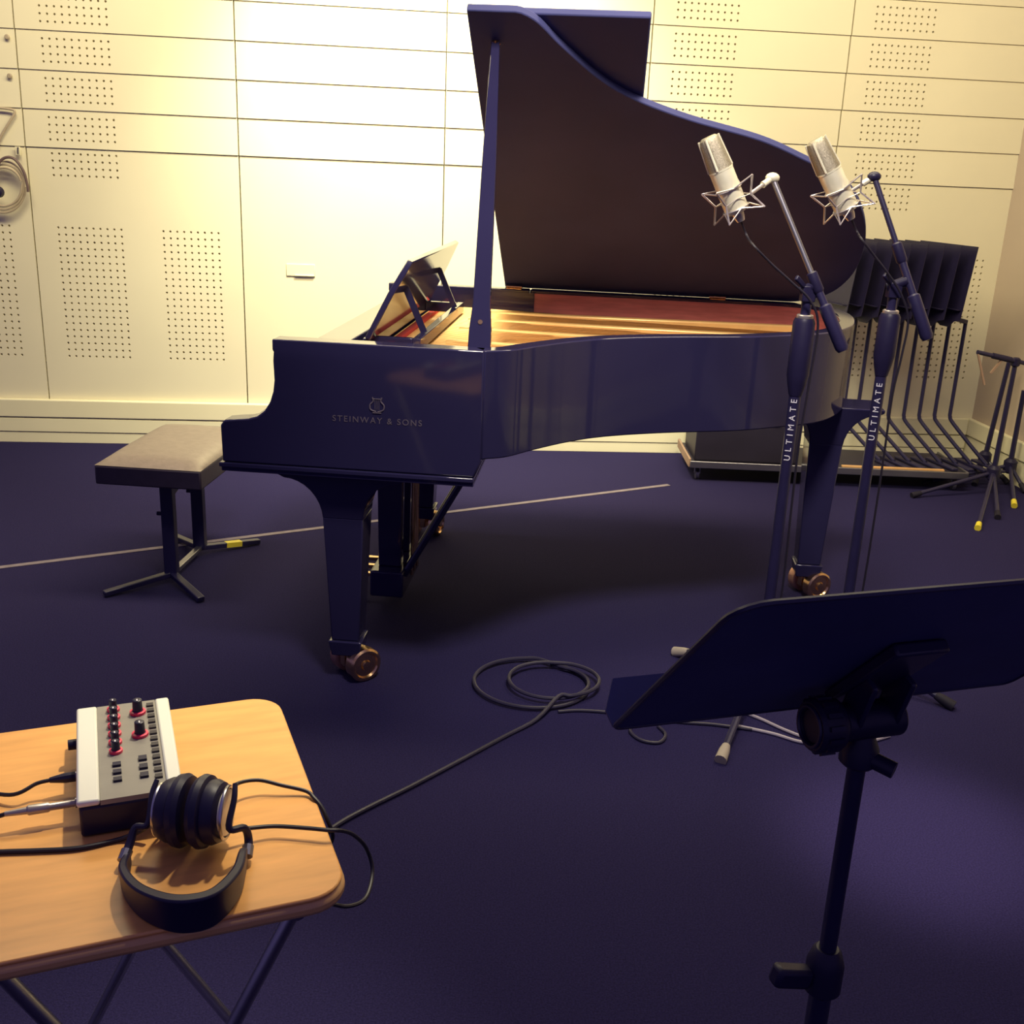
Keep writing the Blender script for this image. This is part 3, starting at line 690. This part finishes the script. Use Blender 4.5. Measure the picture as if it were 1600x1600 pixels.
# ------------------------------------------------------------------ microphones, cradles and boom stands
def mic_stand(base, tips, px, lab):
    bx, by = base; og = (bx, by, 0)
    st = thing('microphone_stand', og, lab, 'mic stand')
    tube_top = aty(*px['tube_top'], by)[2]; clutch_top = aty(*px['clutch_top'], by)[2]
    hub = 0.24
    MB().cyl((bx,by,0.10),(bx,by,tube_top+0.01),0.0155,seg=20).build('lower_tube', 'black_metal', st, origin=og)
    MB().lathe((bx,by,tube_top-0.03), (0,0,1), [(0.017,0),(0.024,0.03),(0.0285,0.055),(0.0285,clutch_top-tube_top+0.02),(0.024,clutch_top-tube_top+0.03)], 24).build('clutch_grip', 'black_plastic', st, origin=og)
    MB().lathe((bx,by,clutch_top+0.0005), (0,0,1), [(0.021,0),(0.0215,0.002),(0.0215,0.007),(0.019,0.009)], 24).build('clutch_ring', 'wire_silver', st, origin=og)
    j = V(bx, by, clutch_top+0.075)
    MB().cyl((bx,by,clutch_top+0.009),(bx,by,clutch_top+0.055),0.013,0.013,seg=18).build('upper_tube', 'black_metal', st, origin=og)
    # boom
    b_hi = V(aty(*px['boom_hi'], by+px['dy_hi'])); b_lo = V(aty(*px['boom_lo'], by+px['dy_lo']))
    d = (b_lo-b_hi).normalized()
    # closest point of the boom to the joint
    c = b_hi+d*((j-b_hi).dot(d))
    blk = MB().cyl(j+(j-c).normalized()*0.02, c, 0.014, seg=16); blk.obox(j-V(0,0,0.012), (0.017,0,0), (0,0.017,0), (0,0,0.020))
    blk.build('boom_clamp', 'black_plastic', st, origin=og, bevel=0.002)
    MB().beam(j+V(-0.015,-0.012,0.006), j+V(-0.042,-0.03,0.030), 0.010, 0.014).build('clamp_lever', 'black_plastic', st, origin=og, bevel=0.003)
    m1 = V(aty(*px['boom_mid'], by+px['dy_hi']*0.35))
    L = (b_lo-b_hi).length; t1 = max(0.1, min(0.9, (m1-b_hi).dot(d)/L)); mid = b_hi+d*L*t1
    bm = MB().cyl(b_hi, mid, 0.0075, seg=14).build('boom_tube', px['boom_mat'], st, origin=og)
    MB().cyl(mid, b_lo-d*0.11, 0.0105, seg=14).build('boom_sleeve', 'black_metal', st, origin=og)
    MB().lathe(mid-d*0.012, d, [(0.011,0),(0.0145,0.004),(0.0145,0.050),(0.011,0.056)], 16).build('boom_clutch', 'black_plastic', st, origin=og)
    MB().lathe(b_lo-d*0.13, d, [(0.011,0),(0.017,0.005),(0.017,0.118),(0.012,0.128)], 18).build('counterweight', 'black_metal', st, origin=og)
    # base
    MB().lathe((bx,by,0.075), (0,0,1), [(0.018,0),(0.030,0.008),(0.030,0.055),(0.020,0.075)], 20).build('leg_hub', 'black_plastic', st, origin=og)
    for t in tips:
        q = V(t[0], t[1], 0.012); dirv = (V(t[0],t[1],0)-V(bx,by,0)).normalized()
        lg = MB().tube([V(bx,by,0.118)+dirv*0.026, q], 0.0095, 10).build('leg', 'black_metal', st, origin=og)
        dd_ = (q-(V(bx,by,0.118)+dirv*0.026)).normalized()
        MB().tube([q-dd_*0.050, q-dd_*0.030, q+dd_*0.006], [0.011,0.0145,0.0165], 12).build('foot', px['foot'], st, origin=og)
    # lettering running up the tube, facing the room
    to = V(CAM[0]-bx, CAM[1]-by, 0).normalized(); right = V(0,0,1); upv = right.cross(to)*-1
    zc = (aty(*px['txt0'], by)[2]+aty(*px['txt1'], by)[2])/2; ln = abs(aty(*px['txt0'], by)[2]-aty(*px['txt1'], by)[2])
    upv = to.cross(right)
    m = Matrix.Identity(4)
    for i in range(3): m[i][0] = right[i]; m[i][1] = upv[i]; m[i][2] = to[i]
    p = to*0.0158; m[0][3], m[1][3], m[2][3] = p.x, p.y, zc
    text_mesh('lettering', 'ULTIMATE', 0.0225, 'pale_lettering', st, m, spacing=ln/0.108)
    return st, b_hi, d, j, clutch_top
def microphone(ptop, pbot, depth, b_hi, lab, lab2, head_dark=False):
    A = V(aty(*pbot, depth)); B = V(aty(*ptop, depth-0.01)); ax = (B-A); L = ax.length; ax.normalize()
    tocam = (V(*CAM)-A); tocam = (tocam-ax*tocam.dot(ax)).normalized(); sidev = ax.cross(tocam)
    R = L*0.150; og = tuple(A)
    mc = thing('microphone', og, lab, 'microphone')
    MB().lathe(A, ax, [(R*0.55,0),(R*0.92,0.004),(R,0.012),(R,L*0.56),(R*1.03,L*0.565),(R*1.03,L*0.585)], 28).build('body', 'silver', mc, origin=og)
    # grille head: flattened wedge narrowing to the top
    n = 28; hs = [0.586, 0.70, 0.82, 0.93, 0.975, 1.0]; vv = []
    for h in hs:
        t = (h-0.586)/0.414; a = R*(1.0-0.16*t); b = R*(1.0-0.42*t)
        if h > 0.94: a *= 0.94 if h < .99 else 0.70; b *= 0.90 if h < .99 else 0.55
        for k in range(n):
            th = 2*math.pi*k/n; vv.append(A+ax*L*h+sidev*a*math.cos(th)+tocam*b*math.sin(th))
    ff = [(i*n+k,i*n+(k+1)%n,(i+1)*n+(k+1)%n,(i+1)*n+k) for i in range(len(hs)-1) for k in range(n)]+[tuple(range(n-1,-1,-1)),tuple((len(hs)-1)*n+k for k in range(n))]
    MB().add(vv, ff).build('grille', 'grille', mc, origin=og)
    for off in (-0.30, ):
        pts = []
        for h in (0.585, 0.70, 0.82, 0.93, 0.985):
            t = (h-0.586)/0.414; a = R*(1.0-0.16*t); b = R*(1.0-0.42*t); kx = off
            pts.append(A+ax*L*h+sidev*a*kx+tocam*(b*math.sqrt(1-kx*kx)+0.0006))
        MB().tube(pts, 0.0032, 8).build('grille_bar', 'silver', mc, origin=og)
    for sg in (-1, 1):
        pts = []
        for h in (0.585, 0.70, 0.82, 0.93, 0.985):
            t = (h-0.586)/0.414; pts.append(A+ax*L*h+sidev*sg*R*(1.0-0.16*t))
        MB().tube(pts, 0.0028, 8).build('grille_edge', 'silver', mc, origin=og)
    MB().lathe(A, -ax, [(R*0.5,-0.002),(R*0.45,0.010),(R*0.33,0.022)], 18).build('connector', 'wire_silver', mc, origin=og)
    # elastic cradle
    og2 = tuple(A+ax*L*0.16)
    sm = thing('shock_mount', og2, lab2, 'shock mount')
    c0 = A+ax*L*0.17
    def rp(r, ang, h): return c0+(sidev*math.cos(ang)+tocam*math.sin(ang))*r+ax*h
    for h in (-0.022, 0.030): MB().tube([rp(R*1.10, k*2*math.pi/24, h) for k in range(24)], 0.0022, 6, closed=True).build('inner_ring', 'wire_silver', sm, origin=og2)
    RO = R*2.35; H = 0.043; rot = 0.42
    for k in range(4):
        a = rot+k*math.pi/2; a2 = a+math.pi/4; a0 = a-math.pi/4
        ar = MB()
        ar.tube([rp(RO,a,H), rp(RO*0.70,a,0.0), rp(RO,a,-H)], 0.0026, 6)
        ar.build('cage_post', 'wire_silver', sm, origin=og2)
        w_ = MB()
        w_.tube([rp(R*1.10,a0,0.030), rp(RO,a,H), rp(R*1.10,a2,0.030)], 0.0019, 6)
        w_.tube([rp(R*1.10,a0,-0.022), rp(RO,a,-H), rp(R*1.10,a2,-0.022)], 0.0019, 6)
        w_.build('cage_wire', 'wire_silver', sm, origin=og2)
        MB().tube([rp(RO*0.70,a,0), rp(R*1.10,a0,0.004)], 0.0013, 5).tube([rp(RO*0.70,a,0), rp(R*1.10,a2,0.004)], 0.0013, 5).build('elastic', 'wire_silver', sm, origin=og2)
    # swivel joining the cage to the boom
    ang = min((rot+k*math.pi/2 for k in range(4)), key=lambda t_: (rp(RO*0.7,t_,0)-b_hi).length)
    e = rp(RO*0.70, ang, 0.0)
    md_ = e+(b_hi-e)*0.55
    MB().tube([e, md_], 0.005, 10).build('swivel_arm', 'wire_silver', sm, origin=og2)
    MB().tube([md_, b_hi-(b_hi-e)*0.08], [0.0085, 0.0075], 12).build('swivel_nut', 'silver', sm, origin=og2)
    MB().sphere(b_hi, 0.015, 14, (1.25,1,0.9)).build('swivel_knob', 'silver' if not head_dark else 'black_plastic', sm, origin=og2)
    return A-ax*0.020, ax
S1 = (0.735, 2.79); S2 = (1.005, 2.94)
st1, bh1, bd1, j1, ct1 = mic_stand(S1, [tuple(atz(1056,1024,0)[:2]), tuple(atz(1126,1192,0)[:2]), (1.09,2.81)],
    dict(tube_top=(1244,600), clutch_top=(1254,497), boom_hi=(1207,278), boom_lo=(1318,550), boom_mid=(1268,435), dy_hi=0.07, dy_lo=-0.06, boom_mat='grey_steel', foot='foot_beige', txt0=(1233,726), txt1=(1244,614)),
    'boom microphone stand holding the microphone beside the piano bend, pale lettering on its tube')
st2, bh2, bd2, j2, ct2 = mic_stand(S2, [tuple(atz(1486,1108,0)[:2]), (1.02,3.29), (0.70,2.78)],
    dict(tube_top=(1384,570), clutch_top=(1397,490), boom_hi=(1366,276), boom_lo=(1450,532), boom_mid=(1408,385), dy_hi=0.07, dy_lo=-0.06, boom_mat='black_metal', foot='rubber', txt0=(1367,694), txt1=(1381,590)),
    'boom microphone stand by the piano tail in front of the stacked music stands')
e1_, ax1 = microphone((1106,214), (1153,333), 2.84, bh1, 'silver studio microphone tilted over the middle of the piano bend', 'silver wire cradle gripping the microphone over the piano bend')
e2_, ax2 = microphone((1273,218), (1325,331), 2.98, bh2, 'silver studio microphone tilted near the tail end of the piano lid', 'silver wire cradle gripping the microphone near the piano tail', True)
def mic_cable(e, ax, pxs, by, lab, sgn):
    pts = [e+ax*0.002, e-ax*0.045]+[V(aty(x, y, by)) for x, y in pxs]
    o = MB().tube(cat_rom(pts, 8), 0.0032, 8).build('microphone_cable', 'cable_black'); tag(o, lab, 'cable')
mic_cable(e1_, ax1, [(1176,382),(1205,412),(1238,442),(1266,470),(1278,510),(1264,600),(1249,690),(1237,790),(1225,900),(1208,1020)], 2.752, 'thin black cable drooping from the microphone over the piano bend down its stand', 1)
mic_cable(e2_, ax2, [(1345,372),(1368,402),(1388,428),(1408,460),(1419,500),(1408,560),(1394,620),(1380,720),(1360,850),(1345,940),(1330,1030)], 2.905, 'thin black cable drooping from the microphone near the piano tail down its stand', 1)

# ------------------------------------------------------------------ cables on the floor
def floor_cable(pxs, r, m, lab, name='floor_cable', n=8, lift=None):
    pts = [V(atz(x, y, r+0.0004+(lift[i] if lift else 0))) for i, (x, y) in enumerate(pxs)]
    o = MB().tube(cat_rom(pts, n), r, 8).build(name, m); return tag(o, lab, 'cable')
# the coil
cc = V(atz(838, 1072, 0)); pts = []
for k in range(64):
    t = -k/26*2*math.pi; turn = k/26
    rx, ry = (0.165, 0.150) if turn < 1 else ((0.115, 0.108) if turn < 2 else (0.135, 0.112))
    ox = -0.015 if turn < 1 else (0.035 if turn < 2 else 0.045)
    pts.append(V(cc.x+ox+rx*math.cos(t+1.2), cc.y+ry*math.sin(t+1.2), 0.006+0.0095*turn))
pts += [V(*atz(838,1124,0.010)), V(*atz(790,1150,0.006)), V(*atz(712,1192,0.006)), V(*atz(640,1230,0.006)), V(*atz(575,1262,0.006)), V(*atz(528,1288,0.006)), V(*atz(470,1330,0.006)), V(*atz(400,1400,0.006))]
o = MB().tube(cat_rom(pts, 4), 0.0055, 8).build('floor_cable', 'cable_floor'); tag(o, 'dark cable coiled on the carpet with its tail running to the wooden table', 'cable')
floor_cable([(872,1112),(905,1110),(950,1113),(1000,1120),(1060,1128),(1115,1132),(1175,1140)], 0.0045, 'cable_floor', 'dark cable lying on the carpet from the coil towards the microphone stand foot')
floor_cable([(990,1128),(985,1143),(1003,1157),(1030,1160),(1040,1148),(1028,1134)], 0.0045, 'cable_floor', 'small loop of dark cable on the carpet under the music desk corner')
floor_cable([(1160,1112),(1190,1124),(1225,1140),(1258,1152),(1285,1154),(1330,1150),(1380,1130)], 0.0048, 'cable_pale', 'pale grey cable on the carpet curving behind the clamp knob, upper of two')
floor_cable([(1145,1133),(1170,1138),(1210,1147),(1250,1159),(1285,1162),(1335,1164),(1390,1150)], 0.0048, 'cable_pale', 'pale grey cable on the carpet curving behind the clamp knob, lower of two')

# ------------------------------------------------------------------ cable hung on the back wall
def wallpt(x, y, off):
    d = ray(x, y); t = (WY-off/math.cos(WA))/(d[1]-d[0]*math.tan(WA)); return V(CAM+d*t)
hk = thing('cable_hook', tuple(wallpt(28,236,0.0)), 'small metal hook on the back wall carrying the hanging cable', 'hook')
og = tuple(wallpt(28,236,0.0))
MB().tube(cat_rom([wallpt(28,232,0.005), wallpt(28,236,0.045), wallpt(28,240,0.06), wallpt(28,230,0.07)],5), 0.004, 8).build('hook_arm', 'grey_steel', hk, origin=og)
MB().obox(wallpt(28,236,0.021), (0.012,0,0), (0,0.004,0), (0,0,0.02)).build('hook_plate', 'trim_paint', hk, origin=og, bevel=0.002)
pts = []
for k in range(3*20):
    t = k/20*2*math.pi; j_ = k//20
    pts.append(wallpt(6+(34-3*j_)*math.cos(t), 292+(40-5*j_)*math.sin(t), 0.045+0.006*j_))
o = MB().tube(cat_rom(pts, 3), 0.0055, 8).build('hanging_cable', 'cable_tan'); tag(o, 'tan cable coiled and hung on the back wall hook', 'cable')
o = MB().tube(cat_rom([wallpt(-12,275,0.074), wallpt(2,250,0.074), wallpt(20,247,0.074), wallpt(36,266,0.074), wallpt(43,290,0.074), wallpt(44,300,0.074)], 6), 0.0065, 8).build('hanging_cable', 'cable_brown'); tag(o, 'dark brown cable draped over the tan coil on the wall', 'cable')
o = MB().lathe(wallpt(-1,300,0.06), (0,-1,0), [(0.010,0),(0.026,0.004),(0.026,0.030),(0.015,0.036)], 16).build('cable_connector', 'black_plastic'); tag(o, 'dark round connector hanging in front of the coiled wall cable', 'connector')
o = MB().tube(cat_rom([wallpt(-10,240,0.024), wallpt(2,212,0.024), wallpt(15,190,0.024), wallpt(23,176,0.024), wallpt(18,171,0.024), wallpt(-8,168,0.024)], 6), 0.006, 8).build('hanging_cable', 'cable_tan'); tag(o, 'short tan cable looped on the lapped boards above the wall hook', 'cable')
for (x, y), lab in zip(((12,58),(16,119)), ('small brown peg fixed high on the lapped boards', 'small brown peg on the lapped boards just above the tan cable loop')):
    o = MB().lathe(wallpt(x, y, 0.010), (0,-1,0), [(0.010,0),(0.012,0.008),(0.008,0.012)], 12).build('wall_peg', 'cable_tan'); tag(o, lab, 'peg')

# ------------------------------------------------------------------ cart with nested music stands
cx0, cx1, cy0, cy1 = 0.86, 2.20, 5.02, 5.42
ct = thing('stand_cart', (cx0, cy0, 0), 'low black rolling cart loaded with nested music stands', 'cart')
og = (cx0, cy0, 0)
MB().box((cx0,cy0,0.075),(cx1,cy1,0.092)).build('deck', 'box_dark', ct, origin=og, bevel=0.002)
MB().box((cx0-0.006,cy0-0.012,0.068),(cx1+0.006,cy0-0.0005,0.102)).build('front_rail', 'grey_steel', ct, origin=og, bevel=0.003)
MB().box((cx0-0.012,cy0,0.068),(cx0-0.0005,cy1,0.112)).build('end_rail', 'tan_strap', ct, origin=og, bevel=0.003)
MB().box((cx1+0.0005,cy0,0.068),(cx1+0.012,cy1,0.102)).build('end_rail', 'grey_steel', ct, origin=og, bevel=0.003)
for x in (cx0+0.04, cx0+0.62, cx1-0.04):
    for y in (cy0+0.04, cy1-0.04):
        k = MB().lathe((x-0.010,y,0.026), (1,0,0), [(0.010,0),(0.025,0.002),(0.025,0.018),(0.010,0.020)], 18).build('caster', 'grey_steel', ct, origin=og)
        MB().box((x-0.014,y-0.010,0.030),(x-0.0105,y+0.010,0.0745)).box((x+0.0105,y-0.010,0.030),(x+0.014,y+0.010,0.0745)).build('caster_fork', 'grey_steel', k, origin=og)
bxo = thing('storage_case', (cx0+0.02, cy0+0.04, 0.092), 'plain dark flight case standing on the end of the cart under the piano', 'case')
og = (cx0+0.02, cy0+0.04, 0.092)
MB().box((cx0+0.02,cy0+0.04,0.0925),(cx0+0.52,cy1-0.04,0.30)).build('case_body', 'box_dark', bxo, origin=og, bevel=0.006)
MB().box((cx0+0.018,cy0+0.038,0.302),(cx0+0.522,cy1-0.038,0.335)).build('case_lid', 'box_dark', bxo, origin=og, bevel=0.006)
for x in (cx0+0.14, cx0+0.40): MB().box((x-0.02,cy0+0.033,0.28),(x+0.02,cy0+0.0395,0.318)).build('latch', 'grey_steel', bxo, origin=og, bevel=0.002)

def nest_stand(px_bend, px_top):
    yb = 5.30
    B0 = V(aty(px_bend, 655, yb)); bx = B0.x
    st = thing('nested_music_stand', (bx, yb, 0.093), 'black music stand nested in the row on the cart', 'music stand', 'music stands nested on the cart')
    og = (bx, yb, 0.093)
    zb = B0.z
    ztop = 0.80
    MB().tube(cat_rom([(bx+0.175,yb-0.13,0.112),(bx+0.16,yb-0.12,0.118),(bx+0.02,yb-0.015,zb-0.02),(bx,yb,zb+0.02)],5)+[V(bx,yb,ztop)], 0.0095, 10).build('pole', 'black_metal', st, origin=og)
    MB().beam((bx+0.150,yb-0.02,0.1010),(bx+0.205,yb-0.24,0.1010),0.034,0.013).build('base', 'black_metal', st, origin=og, bevel=0.003)
    w2 = V(0.30,-0.95,0).normalized(); n2 = V(-w2.y, w2.x, 0); u2 = (V(0,0,1)+n2*0.10).normalized()
    c = V(bx-0.165, yb-0.01, 0.985)
    poly = [(-0.18,-0.14),(0.02,-0.175),(0.08,-0.205),(0.14,-0.205),(0.17,-0.175),(0.21,-0.165),(0.21,0.175),(-0.21,0.175),(-0.21,-0.14)]
    MB().prism([c+w2*x+u2*y for x, y in poly], n2*0.003).build('desk', 'black_plastic', st, origin=og)
    MB().prism([c+w2*x-u2*0.12-n2*y for x, y in ((-0.20,0.0005),(0.20,0.0005),(0.20,0.022),(-0.20,0.022))], u2*0.003).build('lip', 'black_plastic', st, origin=og)
    MB().beam((bx, yb, 0.79), c+w2*0.11-u2*0.16+n2*0.012, 0.024, 0.020).build('desk_clamp', 'black_plastic', st, origin=og, bevel=0.003)
    return st
for xb in (1316, 1338, 1362, 1387, 1411, 1435, 1459, 1483): ns = nest_stand(xb, 0)
tag(ns, 'endmost black music stand of the nested row, with its whole desk uncovered')
o = MB().beam((1.60,5.05,0.099),(2.10,5.05,0.099),0.020,0.010).build('wooden_batten', 'wood_edge', bevel=0.002); tag(o, 'thin wooden batten lying on the front edge of the cart', 'batten')

# ------------------------------------------------------------------ folded microphone stands by the side wall
def folded_stand(foot, top, tips, lab, tbar=None, marks=()):
    bx, by = foot; og = (bx, by, 0)
    st = thing('folded_stand', og, lab, 'mic stand')
    tp3 = V(top)
    MB().cyl((bx,by,0.10), tp3, 0.013, 0.011, seg=14).build('column', 'black_metal', st, origin=og)
    MB().lathe((bx,by,0.07), (0,0,1), [(0.018,0),(0.032,0.01),(0.032,0.06),(0.018,0.075)], 18).build('leg_hub', 'black_plastic', st, origin=og)
    for i, t in enumerate(tips):
        q = V(t[0], t[1], 0.013); s = V(bx,by,0.11); d = (q-s).normalized()
        lg = MB().tube([s+d*0.02, q], 0.0095, 10).build('leg', 'black_metal', st, origin=og)
        MB().tube([q-d*0.045, q+d*0.004], [0.0125,0.0145], 12).build('foot', 'yellow_tape' if i in marks else 'rubber', lg, origin=og)
    if tbar:
        a, b = V(tbar[0]), V(tbar[1])
        MB().cyl(a, b, 0.010, seg=12).build('boom', 'black_metal', st, origin=og)
        MB().cyl(a+(b-a)*0.28, a+(b-a)*0.62, 0.014, seg=12).build('boom_sleeve', 'black_plastic', st, origin=og)
        MB().lathe(tp3-V(0,0,0.02), (0,0,1), [(0.014,0),(0.020,0.006),(0.020,0.036),(0.012,0.042)], 16).build('clamp', 'black_plastic', st, origin=og)
        MB().beam(a+V(0.005,0,-0.008), a+V(0.055,-0.01,-0.15), 0.012, 0.008).build('strap', 'tan_strap', st, origin=og)
        MB().beam(a+(b-a)*0.45+V(0.0,0,-0.012), a+(b-a)*0.45+V(-0.04,0,-0.075), 0.012, 0.008).build('handle', 'tan_strap', st, origin=og)
f1 = atz(1546, 772, 0); Yc = f1[1]
tA = aty(1587, 566, Yc)
folded_stand((f1[0], f1[1]), tA, [atz(1527,829,0)[:2], atz(1425,778,0)[:2], atz(1558,812,0)[:2]],
    'folded black stand with short crossbar and one yellow foot beside the cart', (aty(1527,550,Yc-0.02), aty(1612,570,Yc)), marks=(0,))
f2 = atz(1572, 760, 0)
folded_stand((f2[0], f2[1]), aty(1600, 610, f2[1]), [atz(1584,794,0)[:2], atz(1442,758,0)[:2], (f2[0]+0.04, f2[1]-0.12)], 'folded black stand with a pale yellow foot close to the side wall', None, marks=(0,))
f3 = (2.40, 5.30)
folded_stand(f3, (2.43,5.29,0.62), [(2.30,5.14),(2.49,5.20),(2.42,5.43)], 'folded black stand tucked behind the other stands in the wall corner')
